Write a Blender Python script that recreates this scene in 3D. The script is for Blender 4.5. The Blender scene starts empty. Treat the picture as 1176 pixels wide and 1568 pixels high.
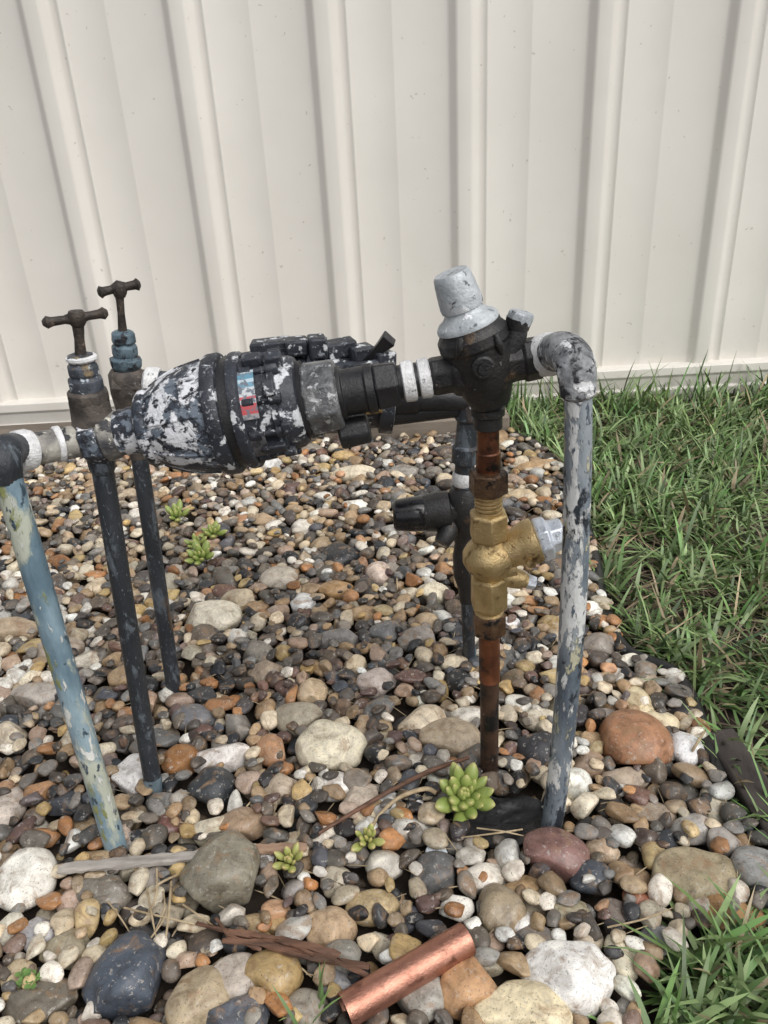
import bpy, math, random
import numpy as np
from mathutils import Vector, Matrix
random.seed(7); rng=np.random.default_rng(7)

# ------------------------------------------------------------------ survey of the place
H=.8; TH=math.radians(26.8); CT=math.cos(TH); ST=math.sin(TH); F=1220.0
def ab(u,v):
    du=u-588; dv=v-784
    return (.9984*du-.0566*dv)/F,(.0566*du+.9984*dv)/F
def G(u,v,z=0.0):
    a,b=ab(u,v); t=(H-z)/(ST+b*CT); return Vector((a*t,(CT-b*ST)*t,z))
def GK(u,v,z=0.0):
    a,b=ab(u,v); return (H-z)/(ST+b*CT)/F
def W(u,v,Y):
    a,b=ab(u,v); t=Y/(CT-b*ST); return Vector((a*t,Y,H-t*(ST+b*CT)))
def WK(u,v,Y):
    a,b=ab(u,v); return Y/(CT-b*ST)/F

scene=bpy.context.scene
col=scene.collection
# ------------------------------------------------------------------ helpers
def empty(name,loc=(0,0,0)):
    e=bpy.data.objects.new(name,None); col.objects.link(e); e.empty_display_size=.05
    return e
import bmesh
def mkobj(name,verts,faces,mat=None,parent=None,smooth=35,bevel=0):
    me=bpy.data.meshes.new(name); me.from_pydata([tuple(v) for v in verts],[],faces); me.update()
    ob=bpy.data.objects.new(name,me); col.objects.link(ob)
    if mat: me.materials.append(mat)
    if parent: ob.parent=parent
    bm=bmesh.new(); bm.from_mesh(me); bmesh.ops.recalc_face_normals(bm,faces=bm.faces); bm.to_mesh(me); bm.free()
    if smooth:
        me.polygons.foreach_set('use_smooth',[True]*len(me.polygons))
        if smooth<180: me.set_sharp_from_angle(angle=math.radians(smooth))
    if bevel:
        m=ob.modifiers.new('b','BEVEL'); m.width=bevel; m.segments=2; m.limit_method='ANGLE'; m.angle_limit=math.radians(30)
        m.harden_normals=False
    return ob
def lathe(name,A,B,prof,segs=32,mat=None,parent=None,bevel=0,phase=0,smooth=35,hollow=False):
    A=Vector(A);B=Vector(B);d=(B-A);n=d.normalized()
    ref=Vector((0,1,0)) if abs(n.y)<.8 else Vector((0,0,1))
    x=n.cross(ref).normalized(); y=n.cross(x).normalized()
    vs=[];fs=[]
    for (f,r) in prof:
        c=A+d*f
        for i in range(segs):
            a=phase+2*math.pi*i/segs
            vs.append(c+(x*math.cos(a)+y*math.sin(a))*r)
    m=len(prof)
    for j in range(m-1):
        for i in range(segs):
            i2=(i+1)%segs
            fs.append((j*segs+i,j*segs+i2,(j+1)*segs+i2,(j+1)*segs+i))
    if not hollow:
        fs.append(tuple(range(segs))); fs.append(tuple((m-1)*segs+i for i in range(segs)))
    return mkobj(name,vs,fs,mat,parent,smooth,bevel)
def turn(name,pts,Y,segs=32,mat=None,parent=None,bevel=0,phase=0,smooth=35):
    if not isinstance(Y,(tuple,list)): Y=(Y,Y)
    A=W(pts[0][0],pts[0][1],Y[0]); B=W(pts[-1][0],pts[-1][1],Y[1]); d=B-A
    prof=[]
    for p in pts:
        P=W(p[0],p[1],Y[0]); dd=Vector((d.x,0,d.z)); f=(P-A).dot(dd)/dd.length_squared if len(prof) else 0
        prof.append((f,p[2]*WK(p[0],p[1],Y[0])))
    prof[-1]=(1,prof[-1][1])
    return lathe(name,A,B,prof,segs,mat,parent,bevel,phase,smooth)
def tube(name,path,radii,segs=16,mat=None,parent=None,sub=6,smooth=60):
    P=[Vector(p) for p in path]
    pts=[];rs=[]
    n=len(P)
    if not isinstance(radii,(list,tuple)): radii=[radii]*n
    for i in range(n-1):
        p0=P[max(i-1,0)];p1=P[i];p2=P[i+1];p3=P[min(i+2,n-1)]
        for k in range(sub):
            t=k/sub
            pts.append(.5*((2*p1)+(-p0+p2)*t+(2*p0-5*p1+4*p2-p3)*t*t+(-p0+3*p1-3*p2+p3)*t**3))
            rs.append(radii[i]*(1-t)+radii[i+1]*t)
    pts.append(P[-1]); rs.append(radii[-1])
    vs=[];fs=[]
    tan=(pts[1]-pts[0]).normalized()
    x=tan.orthogonal().normalized()
    for i,p in enumerate(pts):
        if i<len(pts)-1: t=(pts[min(i+1,len(pts)-1)]-pts[max(i-1,0)]).normalized()
        else: t=(pts[i]-pts[i-1]).normalized()
        x=(x-t*x.dot(t)).normalized(); y=t.cross(x)
        for k in range(segs):
            a=2*math.pi*k/segs
            vs.append(p+(x*math.cos(a)+y*math.sin(a))*rs[i])
    for j in range(len(pts)-1):
        for k in range(segs):
            k2=(k+1)%segs
            fs.append((j*segs+k,j*segs+k2,(j+1)*segs+k2,(j+1)*segs+k))
    fs.append(tuple(range(segs)));fs.append(tuple((len(pts)-1)*segs+k for k in range(segs)))
    return mkobj(name,vs,fs,mat,parent,smooth)
def box(name,c,size,rot=(0,0,0),mat=None,parent=None,bevel=.001):
    from mathutils import Euler
    R=Euler(rot).to_matrix(); vs=[]
    for sx in(-1,1):
        for sy in(-1,1):
            for sz in(-1,1):
                vs.append(Vector(c)+R@Vector((sx*size[0]/2,sy*size[1]/2,sz*size[2]/2)))
    fs=[(0,1,3,2),(4,6,7,5),(0,4,5,1),(2,3,7,6),(0,2,6,4),(1,5,7,3)]
    return mkobj(name,vs,fs,mat,parent,35,bevel)

# ------------------------------------------------------------------ materials
def newmat(name):
    m=bpy.data.materials.new(name); m.use_nodes=True; nt=m.node_tree; bs=nt.nodes['Principled BSDF']
    return m,nt,bs
def ramp(nt,stops,fac,const=False):
    r=nt.nodes.new('ShaderNodeValToRGB'); e=r.color_ramp
    while len(e.elements)<len(stops): e.elements.new(.5)
    for i,(p,c) in enumerate(stops):
        e.elements[i].position=p; e.elements[i].color=(c[0],c[1],c[2],1)
    if const: e.interpolation='CONSTANT'
    nt.links.new(fac,r.inputs[0]); return r.outputs[0]
def noise(nt,vec,scale,detail=5,rough=.6,dist=0):
    n=nt.nodes.new('ShaderNodeTexNoise'); n.inputs['Scale'].default_value=scale; n.inputs['Detail'].default_value=detail
    n.inputs['Roughness'].default_value=rough; n.inputs['Distortion'].default_value=dist
    nt.links.new(vec,n.inputs['Vector']); return n.outputs[0]
def mixc(nt,fac,a,b,mode='MIX'):
    m=nt.nodes.new('ShaderNodeMix'); m.data_type='RGBA'; m.blend_type=mode
    for s,val in ((m.inputs[0],fac),(m.inputs[6],a),(m.inputs[7],b)):
        if hasattr(val,'is_linked') or hasattr(val,'links'): nt.links.new(val,s)
        else: s.default_value=val if not isinstance(val,tuple) else (*val[:3],1)
    return m.outputs[2]
def surf(name,stops,scale=20,detail=6,rough=.5,metal=0,bump=.3,bscale=150,stretch=(1,1,1),layers=(),dist=0,nrough=.6):
    m,nt,bs=newmat(name)
    tc=nt.nodes.new('ShaderNodeTexCoord'); mp=nt.nodes.new('ShaderNodeMapping'); mp.inputs['Scale'].default_value=stretch
    nt.links.new(tc.outputs['Object'],mp.inputs[0]); v=mp.outputs[0]
    c=ramp(nt,stops,noise(nt,v,scale,detail,nrough,dist))
    hsum=noise(nt,v,bscale,4,.6)
    for i,(lc,lsc,lo,hi) in enumerate(layers):
        mp2=nt.nodes.new('ShaderNodeMapping'); mp2.inputs['Location'].default_value=(3.1*i+1.7,2.2*i,5.5*i); mp2.inputs['Scale'].default_value=stretch
        nt.links.new(tc.outputs['Object'],mp2.inputs[0])
        n=noise(nt,mp2.outputs[0],lsc,7,.62,.3)
        k=ramp(nt,[(lo,(0,0,0)),(hi,(1,1,1))],n)
        c=mixc(nt,k,c,lc)
        ad=nt.nodes.new('ShaderNodeMath'); ad.operation='MULTIPLY_ADD'; nt.links.new(k,ad.inputs[0]); ad.inputs[1].default_value=.5
        nt.links.new(hsum,ad.inputs[2]); hsum=ad.outputs[0]
    nt.links.new(c,bs.inputs['Base Color'])
    bs.inputs['Metallic'].default_value=metal
    rr=nt.nodes.new('ShaderNodeMapRange'); nt.links.new(noise(nt,v,scale*2.3,3),rr.inputs[0])
    rr.inputs[1].default_value=.3; rr.inputs[2].default_value=.7; rr.inputs[3].default_value=max(rough-.12,.05); rr.inputs[4].default_value=min(rough+.15,1)
    nt.links.new(rr.outputs[0],bs.inputs['Roughness'])
    if bump:
        b=nt.nodes.new('ShaderNodeBump'); b.inputs['Strength'].default_value=bump; b.inputs['Distance'].default_value=.002
        nt.links.new(hsum,b.inputs['Height']); nt.links.new(b.outputs[0],bs.inputs['Normal'])
    return m
M_valve=surf('weathered_black_valve',[(.35,(.012,.014,.02)),(.6,(.035,.04,.052))],30,6,.45,0,.6,260,layers=[((.24,.26,.29),140,.58,.66),((.62,.64,.66),42,.575,.61)])
M_valve_white=surf('flaking_white_valve',[(.35,(.014,.016,.024)),(.6,(.045,.055,.075))],30,6,.42,0,.7,200,stretch=(.8,1,1),layers=[((.15,.18,.22),70,.49,.56),((.74,.75,.78),36,.515,.55),((.02,.022,.03),120,.56,.60),((.6,.62,.65),160,.62,.65)])
M_black=surf('black_plastic',[(.3,(.010,.010,.012)),(.7,(.022,.022,.024))],40,5,.42,0,.35,400,layers=[((.12,.12,.12),220,.66,.72)])
M_prv=surf('black_bronze_body',[(.3,(.010,.010,.011)),(.7,(.03,.028,.027))],35,5,.42,.1,.5,350,layers=[((.2,.19,.17),200,.66,.72),((.09,.055,.03),30,.6,.68)])
M_gloss=surf('gloss_black_cap',[(.3,(.006,.006,.008)),(.7,(.012,.012,.014))],40,4,.2,0,.1,200)
M_greyun=surf('grey_union',[(.35,(.06,.062,.066)),(.6,(.19,.195,.2))],50,6,.42,.3,.8,250,layers=[((.55,.56,.57),90,.54,.62)])
M_nipple=surf('flaky_grey_paint',[(.35,(.05,.05,.055)),(.5,(.22,.21,.19)),(.65,(.42,.4,.35))],32,7,.55,0,.8,180,layers=[((.03,.03,.035),45,.55,.59),((.62,.6,.52),60,.58,.62)])
M_tape=surf('white_thread_tape',[(.3,(.62,.62,.62)),(.7,(.85,.85,.85))],120,4,.6,0,.9,350,layers=[((.25,.25,.26),120,.63,.68)])
M_pipeblk=surf('dark_pipe',[(.3,(.014,.017,.022)),(.7,(.045,.052,.062))],18,6,.45,0,.8,260,stretch=(1,1,.4),layers=[((.10,.12,.14),50,.55,.62),((.25,.3,.33),320,.62,.68),((.10,.06,.035),26,.58,.68)])
M_pipeblk2=surf('dark_pipe_blue_foot',[(.3,(.05,.08,.1)),(.7,(.2,.26,.29))],40,6,.6,0,.5,200,layers=[((.02,.02,.025),40,.5,.55)])
M_blue=surf('pale_blue_paint',[(.35,(.12,.19,.24)),(.5,(.24,.34,.40)),(.65,(.38,.48,.52))],18,6,.42,0,.7,160,stretch=(1,1,.35),layers=[((.48,.51,.42),24,.52,.58),((.26,.28,.11),40,.59,.63),((.05,.08,.11),90,.61,.65),((.70,.71,.67),60,.58,.61)])
M_bluewhite=surf('blue_grey_flaking_paint',[(.35,(.09,.115,.145)),(.5,(.18,.215,.25)),(.65,(.30,.335,.36))],24,6,.45,0,1,180,stretch=(1,1,.38),layers=[((.66,.67,.66),40,.515,.545),((.03,.038,.048),60,.575,.61),((.5,.48,.35),55,.60,.63),((.10,.13,.17),150,.6,.64)])
M_elbow=surf('silver_grey_elbow',[(.35,(.10,.105,.11)),(.6,(.36,.37,.38))],50,7,.5,.1,1,160,layers=[((.025,.025,.03),80,.54,.59),((.72,.73,.73),50,.545,.58)])
M_tap=surf('aged_bronze_tap',[(.35,(.025,.022,.02)),(.6,(.07,.055,.045))],60,6,.5,.35,.7,300,layers=[((.17,.12,.09),110,.6,.68)])
M_bonnet=surf('tap_bonnet',[(.35,(.03,.036,.045)),(.6,(.09,.1,.12))],60,6,.5,.2,.6,260,layers=[((.26,.2,.12),60,.58,.63),((.5,.56,.6),90,.6,.65)])
M_bonnetb=surf('tap_bonnet_blue',[(.35,(.05,.08,.10)),(.6,(.14,.2,.24))],60,6,.5,.2,.6,260,layers=[((.02,.02,.025),60,.54,.6)])
M_tapbody=surf('tap_body_brown',[(.35,(.04,.034,.03)),(.6,(.12,.1,.085))],40,6,.6,.2,.8,230,layers=[((.25,.25,.25),120,.62,.68)])
M_silver=surf('dull_zinc_cap',[(.35,(.36,.39,.41)),(.65,(.54,.57,.59))],50,5,.5,.25,.6,220,layers=[((.10,.11,.12),70,.6,.65),((.7,.72,.73),45,.6,.65)])
M_zinc=surf('zinc_plug',[(.35,(.5,.53,.58)),(.65,(.68,.72,.78))],50,5,.35,.5,.4,220,layers=[((.2,.22,.25),120,.62,.68)])
M_brass=surf('brass',[(.35,(.44,.32,.15)),(.65,(.62,.47,.25))],45,6,.42,.85,.5,500,layers=[((.20,.13,.06),60,.57,.66)])
M_nut=surf('dark_bronze_nut',[(.35,(.07,.04,.025)),(.65,(.17,.1,.055))],60,6,.4,.6,.5,260,layers=[((.02,.017,.015),60,.54,.6)])
M_copper=surf('copper',[(.35,(.36,.165,.115)),(.65,(.50,.25,.18))],25,6,.36,.85,.3,400,layers=[((.2,.09,.06),50,.55,.68),((.58,.36,.27),300,.62,.7)])
M_copperold=surf('tarnished_copper',[(.35,(.09,.035,.02)),(.55,(.2,.075,.035)),(.68,(.32,.12,.06))],30,6,.38,.6,.3,260,layers=[((.02,.016,.015),24,.55,.62)])
M_copperdk=surf('blackened_copper',[(.35,(.03,.02,.016)),(.6,(.1,.055,.035))],26,6,.45,.4,.3,260,layers=[((.015,.014,.014),30,.5,.6),((.2,.17,.14),120,.66,.7)])
M_wood=surf('weathered_wood',[(.3,(.22,.2,.18)),(.7,(.52,.48,.43))],90,8,.85,0,1,150,stretch=(.1,1,1),layers=[((.12,.1,.085),60,.58,.64)])
M_woodtan=surf('tan_wood',[(.3,(.2,.12,.08)),(.7,(.42,.28,.19))],90,8,.75,0,1,150,stretch=(.12,1,1))
M_woodred=surf('brown_bark',[(.3,(.05,.026,.016)),(.7,(.2,.1,.06))],90,8,.7,0,.9,160,stretch=(.15,1,1))
M_dry=surf('dry_straw',[(.3,(.25,.18,.1)),(.7,(.5,.4,.26))],60,5,.8,0,.2,160)
M_sleeper=surf('grey_sleeper',[(.3,(.09,.07,.055)),(.7,(.25,.21,.165))],12,8,.85,0,.8,120,stretch=(.2,1,1))
M_darktimber=surf('dark_timber',[(.3,(.025,.02,.018)),(.7,(.09,.075,.065))],30,8,.85,0,1,120,stretch=(1,.3,1))
M_rubber=surf('black_plastic_sheet',[(.3,(.008,.008,.009)),(.7,(.02,.02,.02))],30,4,.35,0,.5,120)
M_soil=surf('dark_soil',[(.3,(.014,.010,.008)),(.7,(.06,.043,.03))],40,6,.95,0,1,90)
def leafmat(name,c0,c1,tip):
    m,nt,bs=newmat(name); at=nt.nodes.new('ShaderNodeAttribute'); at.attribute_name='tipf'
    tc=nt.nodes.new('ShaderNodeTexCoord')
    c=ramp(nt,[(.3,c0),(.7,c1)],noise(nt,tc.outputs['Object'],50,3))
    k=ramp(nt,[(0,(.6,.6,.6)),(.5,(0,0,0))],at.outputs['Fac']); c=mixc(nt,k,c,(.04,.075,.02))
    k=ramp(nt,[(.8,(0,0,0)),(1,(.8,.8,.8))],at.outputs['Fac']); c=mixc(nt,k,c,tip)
    nt.links.new(c,bs.inputs['Base Color']); bs.inputs['Roughness'].default_value=.38
    return m
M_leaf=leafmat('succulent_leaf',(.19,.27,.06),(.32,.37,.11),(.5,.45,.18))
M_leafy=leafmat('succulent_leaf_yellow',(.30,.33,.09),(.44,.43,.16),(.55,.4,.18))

# ------------------------------------------------------------------ ground
lawn_px=[(790,668),(850,700),(885,760),(915,850),(930,930),(965,1000),(1045,1040),(1090,1140),(1120,1230),(1200,1320)]
lawn=[G(u,v).xy for u,v in lawn_px]
edge_line=[Vector(p) for p in lawn]
lawn_poly=np.array([tuple(p) for p in lawn]+[(2.6,.62),(2.6,2.26),(.32,2.26)])
l2=[G(u,v).xy for u,v in [(1200,1395),(1085,1435),(1015,1485),(985,1560),(990,1640)]]
lawn_poly2=np.array([tuple(p) for p in l2]+[(1.5,.40),(1.5,.59)])
def inpoly(x,y,poly):
    x=np.asarray(x);y=np.asarray(y);ins=np.zeros(x.shape,bool);n=len(poly);j=n-1
    for i in range(n):
        xi,yi=poly[i];xj,yj=poly[j]
        cnd=((yi>y)!=(yj>y))&(x<(xj-xi)*(y-yi)/(yj-yi+1e-12)+xi)
        ins^=cnd; j=i
    return ins
R=60
vs=[];fs=[]
xs=[-R,-6,-3]+list(np.linspace(-2.2,2.8,80))+[4,8,R]; ys=[-R,-3]+list(np.linspace(-.2,2.6,50))+[5,12,R]
for y in ys:
    for x in xs:
        z=-.022
        if -2.3<x<2.9 and -.3<y<2.7:
            z+= .003*math.sin(x*23+y*9)+.003*math.sin(y*31-x*13)
        vs.append((x,y,z))
nx=len(xs)
for j in range(len(ys)-1):
    for i in range(nx-1): fs.append((j*nx+i,j*nx+i+1,(j+1)*nx+i+1,(j+1)*nx+i))
mkobj('ground',vs,fs,M_soil,None,180)

# ------------------------------------------------------------------ pebbles
def ico(sub):
    bm=bmesh.new(); bmesh.ops.create_icosphere(bm,subdivisions=sub,radius=1)
    v=np.array([p.co[:] for p in bm.verts]); f=np.array([[q.index for q in p.verts] for p in bm.faces]); bm.free(); return v,f
def lump(v,seed,amp,cuts,cutd):
    r=np.random.default_rng(seed); out=v.copy()
    d=np.zeros(len(v))
    for k in range(5):
        w=r.normal(size=3)*(.9+.35*k); ph=r.uniform(0,6.28); d+=np.sin(v@w*1.5+ph)*amp/(1+.5*k)
    out=out*(1+d)[:,None]
    for k in range(cuts):
        n=r.normal(size=3); n/=np.linalg.norm(n); dd=r.uniform(*cutd)
        ex=out@n-dd; out-=np.where(ex>0,ex*.94,0)[:,None]*n
    return out*1.06
ico4=ico(4); ico3=ico(3); ico2=ico(2)
NP=44
def protos(v): return [lump(v,i,.07+.006*(i%9),3+i%9,(.56,.88)) for i in range(NP)]
protoHi=[lump(ico4[0],i,.07+.004*(i%9),2+i%6,(.66,.9)) for i in range(NP)]; protoMd=protos(ico3[0]); protoLo=protos(ico2[0])
CW=(.74,.71,.64);CC=(.56,.48,.35);CTn=(.34,.24,.14);CO=(.38,.18,.07);CG=(.2,.19,.175);CD=(.022,.024,.028);CB=(.06,.068,.082);CM=(.12,.07,.06);CP=(.4,.29,.22);CDB=(.09,.075,.062);CY=(.50,.36,.16)
special=[(38,1345,80,92,CW),(345,1340,96,112,(.24,.22,.17)),(197,1500,96,118,(.07,.085,.11)),(420,1495,82,72,(.40,.28,.13)),(305,1532,80,90,(.45,.36,.24)),
(505,1145,82,76,(.66,.6,.46)),(967,1135,88,92,(.34,.17,.09)),(878,1500,112,95,(.8,.78,.74)),(800,1548,125,82,(.72,.62,.42)),(850,1305,88,72,(.2,.11,.095)),
(1067,1342,108,72,(.3,.25,.16)),(715,1515,80,74,(.46,.27,.14)),(650,1108,62,55,(.66,.56,.42)),(690,1130,80,62,(.42,.34,.24)),(325,950,80,54,(.68,.62,.5)),(540,725,60,28,(.66,.58,.44)),
(335,1162,84,44,(.74,.7,.66)),(275,1165,48,52,(.26,.12,.04)),(1050,1147,42,56,(.7,.7,.7)),(1115,1400,90,46,(.33,.19,.08)),(700,1390,46,44,(.76,.73,.66)),(505,1420,68,54,(.5,.36,.23)),
(515,1350,46,46,(.5,.44,.34)),(770,1395,60,64,(.3,.24,.16)),(952,1465,42,72,(.66,.6,.46)),(455,1102,62,48,(.34,.3,.23)),(18,970,76,44,(.42,.33,.23)),(575,1045,52,40,(.5,.43,.39)),
(8,1245,44,86,(.55,.48,.42)),(665,1340,66,58,(.12,.12,.12)),(325,1205,64,58,(.035,.04,.045)),(822,1103,48,36,(.62,.56,.44)),(110,1380,38,66,(.46,.33,.26)),(1158,1330,60,60,(.3,.3,.29)),
(975,1380,42,36,(.36,.14,.08)),(1008,1108,52,42,(.66,.56,.38)),(255,1265,44,38,(.14,.065,.055)),(828,1150,60,60,(.035,.035,.04)),(362,1502,66,66,(.48,.42,.36)),(590,1450,46,44,(.42,.38,.3)),
(205,1185,50,75,(.72,.7,.68)),(100,1455,60,50,(.3,.26,.18)),(62,1430,60,42,(.38,.37,.38)),(10,1425,46,50,(.66,.62,.52)),(565,1390,66,44,(.48,.37,.21)),(440,1420,56,30,(.46,.32,.16)),(375,1262,70,50,(.34,.24,.16)),(325,1270,50,44,(.6,.54,.42)),
(645,1525,70,70,(.36,.34,.3)),(520,1508,54,44,(.25,.25,.26)),(905,1345,60,50,(.06,.07,.085)),(975,1080,36,60,(.66,.56,.36)),(430,890,50,40,(.45,.4,.33)),(390,1420,52,36,(.38,.28,.16)),(155,1475,54,46,(.62,.53,.38)),(160,1365,70,50,(.2,.18,.15)),
(575,880,34,38,(.62,.5,.42)),(410,715,38,28,(.7,.7,.68)),(860,1085,40,36,(.4,.35,.25)),(60,1540,90,60,(.16,.14,.11)),(745,1475,60,34,(.3,.27,.2)),(1010,1440,46,40,(.2,.2,.2)),(920,1300,44,40,(.48,.37,.26)),
(590,1325,50,46,(.45,.42,.36)),(510,1205,52,36,(.72,.7,.66)),(590,1238,44,40,(.6,.6,.58)),(430,1205,50,44,(.45,.37,.28)),(745,1345,66,44,(.68,.63,.55)),(1060,1270,56,40,(.42,.4,.37)),(1000,1250,60,40,(.3,.24,.18)),(955,1195,56,40,(.36,.29,.22)),(60,1065,66,44,(.4,.36,.32)),(130,1015,46,40,(.6,.55,.46)),(365,925,46,44,(.5,.42,.3)),(465,925,36,34,(.7,.7,.69)),(515,905,44,34,(.42,.26,.12)),(640,980,56,40,(.3,.27,.24)),(590,970,44,40,(.16,.16,.16)),(410,1030,50,40,(.34,.27,.2)),(480,1060,40,50,(.62,.48,.32)),(720,720,60,30,(.33,.3,.26)),(620,725,44,28,(.3,.28,.25)),(665,910,40,34,(.66,.6,.46)),(800,760,44,34,(.5,.4,.26)),(820,716,60,24,(.42,.28,.15)),(90,1000,60,44,(.36,.3,.24)),(300,1100,60,40,(.16,.16,.17)),(520,980,60,40,(.2,.19,.18)),(555,1225,50,44,(.5,.42,.34)),(250,1400,50,44,(.38,.33,.25)),(455,1365,48,40,(.3,.27,.25)),(690,1450,60,44,(.4,.34,.26)),(870,1400,56,40,(.34,.3,.2)),(820,1440,54,40,(.2,.18,.16)),(940,1400,50,44,(.16,.13,.11)),(360,1560,90,60,(.1,.11,.13)),(470,1550,60,50,(.3,.27,.22)),(245,1345,52,40,(.3,.27,.24)),(20,1500,44,54,(.5,.4,.26)),
(330,1275,46,40,(.6,.55,.4)),(400,1320,40,34,(.72,.71,.7)),(795,1418,34,40,(.76,.74,.7)),(670,1308,30,30,(.6,.66,.7)),(205,1285,44,36,(.3,.28,.26)),(100,1230,56,40,(.05,.055,.065)),(60,1215,44,40,(.36,.2,.1)),(15,1130,40,50,(.6,.52,.4)),(1075,1395,44,40,(.5,.45,.4)),(1100,1290,44,44,(.36,.33,.3)),(905,1170,44,40,(.3,.22,.16)),(620,1410,50,40,(.06,.065,.08)),(540,1305,44,38,(.24,.22,.2)),(900,1440,44,36,(.42,.36,.28))]
res=.004; x0,x1,y0,y1=-1.75,1.25,.30,2.06
nxg=int((x1-x0)/res); nyg=int((y1-y0)/res)
Hf=np.full((nyg,nxg),-.026)
gx=x0+(np.arange(nxg)+.5)*res; gy=y0+(np.arange(nyg)+.5)*res
GX,GY=np.meshgrid(gx,gy)
Hf[inpoly(GX,GY,lawn_poly)|inpoly(GX,GY,lawn_poly2)]=.5
hole=G(770,1252); Hf[((GX-hole.x)/.062)**2+((GY-hole.y)/.034)**2<1]=.5
stones=[]
def foot(a,b,c,yaw):
    n=int(max(a,b)/res)+1; q=(np.arange(-n,n+1))*res; X,Y=np.meshgrid(q,q)
    cx=X*math.cos(yaw)+Y*math.sin(yaw); cy=-X*math.sin(yaw)+Y*math.cos(yaw)
    r2=(cx/a)**2+(cy/b)**2; m=r2<.85; return n,m,np.where(m,c*np.sqrt(np.clip(1-r2,0,1)),0)
for (u,v,w,h,cc) in special:
    k=GK(u,v); a=w/2*k*1.08; b=h/2*k*1.04; c=min(a,b)*.76; z=c*.42
    p=G(u,v,z); yaw=0
    n,m,rel=foot(a,b,c,yaw); ix=int((p.x-x0)/res); iy=int((p.y-y0)/res)
    stones.append((p.x,p.y,z,a,b,c,yaw,cc,1))
    if n<=ix<nxg-n and n<=iy<nyg-n:
        s=Hf[iy-n:iy+n+1,ix-n:ix+n+1]; s[m]=np.maximum(s[m],z+rel[m])
pal=[(CD,.19),(CG,.12),(CDB,.15),(CTn,.14),(CC,.13),(CW,.10),(CO,.05),(CM,.045),(CP,.04),(CB,.035),(CY,.03)]
pw=np.array([p[1] for p in pal])
lum=np.array([sum(p[0]) for p in pal])
tries=23000
for it in range(tries):
    med=.0205 if it<6000 else (.0165 if it<14000 else .0105)
    big=rng.random()<.10
    if big and it<14000: med*=1.35
    a=float(np.clip(rng.lognormal(math.log(med),.24),.007,.038)); b=a*rng.uniform(.62,.95); c=b*rng.uniform(.55,.88); yaw=rng.uniform(0,math.pi)
    n,m,rel=foot(a,b,c,yaw); best=None
    for q in range(4):
        y=rng.uniform(y0+.03,y1-.03); xl=max(x0+.03,-(.62*y+.38)); xr=min(x1-.03,.62*y+.28)
        if rng.random()>(xr-xl)/2.9*1.15+.1: continue
        x=rng.uniform(xl,xr)
        ix=int((x-x0)/res); iy=int((y-y0)/res)
        if ix<n or ix>=nxg-n or iy<n or iy>=nyg-n: continue
        s=Hf[iy-n:iy+n+1,ix-n:ix+n+1]
        z=float((s[m]+rel[m]).max())-.0026
        if best is None or z<best[0]: best=(z,x,y,ix,iy)
    if best is None: continue
    z,x,y,ix,iy=best
    if z+c*.9>.024: continue
    s=Hf[iy-n:iy+n+1,ix-n:ix+n+1]; s[m]=np.maximum(s[m],z+rel[m])
    dk=math.sin(x*5.1+1.3*math.sin(y*4))*math.sin(y*4.3+x*2+.6)
    p_=pw*np.exp(-dk*(lum-.8)*.55); p_/=p_.sum()
    cc=np.array(pal[rng.choice(len(pal),p=p_)][0])
    oth=np.array(pal[rng.choice(len(pal),p=p_)][0]); cc=cc*.88+oth*.12
    g_=rng.uniform(.7,1.3); wm=rng.uniform(-.05,.06)
    cc=tuple(float(q) for q in np.clip(cc*g_*np.array([1+wm,1,1-wm]),0.01,.84))
    stones.append((x,y,z,a,b,c,yaw,cc,0))
V=[];FC=[];COL=[];RND=[];off=0
for i,(x,y,z,a,b,c,yaw,cc,sp) in enumerate(stones):
    if not sp:
        ix=int((x-x0)/res); iy=int((y-y0)/res)
        if Hf[iy,ix]>z+c+.012: continue
    pi=int(rng.integers(NP))
    if sp and a>.02: pv=protoHi[pi]; pf=ico4[1]
    elif y<1.4: pv=protoMd[pi]; pf=ico3[1]
    else: pv=protoLo[pi]; pf=ico2[1]
    tl=.12 if sp else .40
    tx,ty=rng.uniform(-tl,tl,2)
    spin=Matrix.Rotation(rng.choice([0,math.pi]),3,'X')
    M=np.array(Matrix.Rotation(yaw,3,'Z')@Matrix.Rotation(tx,3,'X')@Matrix.Rotation(ty,3,'Y')@Matrix.Diagonal((a,b,c))@spin)
    V.append(pv@M.T*1.08+np.array([x,y,z])); FC.append(pf+off); off+=len(pv)
    COL.append(np.tile([*cc,1.0],(len(pv),1))); RND.append(np.full(len(pv),rng.random()))
V=np.concatenate(V);FC=np.concatenate(FC);COL=np.concatenate(COL);RND=np.concatenate(RND)
def bigmesh(name,V,FC,mat,attrs,smooth=True):
    me=bpy.data.meshes.new(name); k=FC.shape[1]
    me.vertices.add(len(V)); me.vertices.foreach_set('co',V.astype(np.float32).ravel())
    me.loops.add(FC.size); me.loops.foreach_set('vertex_index',FC.astype(np.int32).ravel())
    me.polygons.add(len(FC)); me.polygons.foreach_set('loop_start',(np.arange(len(FC))*k).astype(np.int32))
    me.polygons.foreach_set('use_smooth',np.ones(len(FC),bool) if smooth else np.zeros(len(FC),bool))
    me.update(calc_edges=True)
    for nm,(ty,arr) in attrs.items():
        at=me.attributes.new(nm,ty,'POINT')
        at.data.foreach_set('color' if ty=='FLOAT_COLOR' else 'value',arr.astype(np.float32).ravel())
    me.materials.append(mat); ob=bpy.data.objects.new(name,me); col.objects.link(ob); return ob
m,nt,bs=newmat('river_pebbles'); M_peb=m
tc=nt.nodes.new('ShaderNodeTexCoord'); at=nt.nodes.new('ShaderNodeAttribute'); at.attribute_name='Col'
ar=nt.nodes.new('ShaderNodeAttribute'); ar.attribute_name='rnd'
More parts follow.
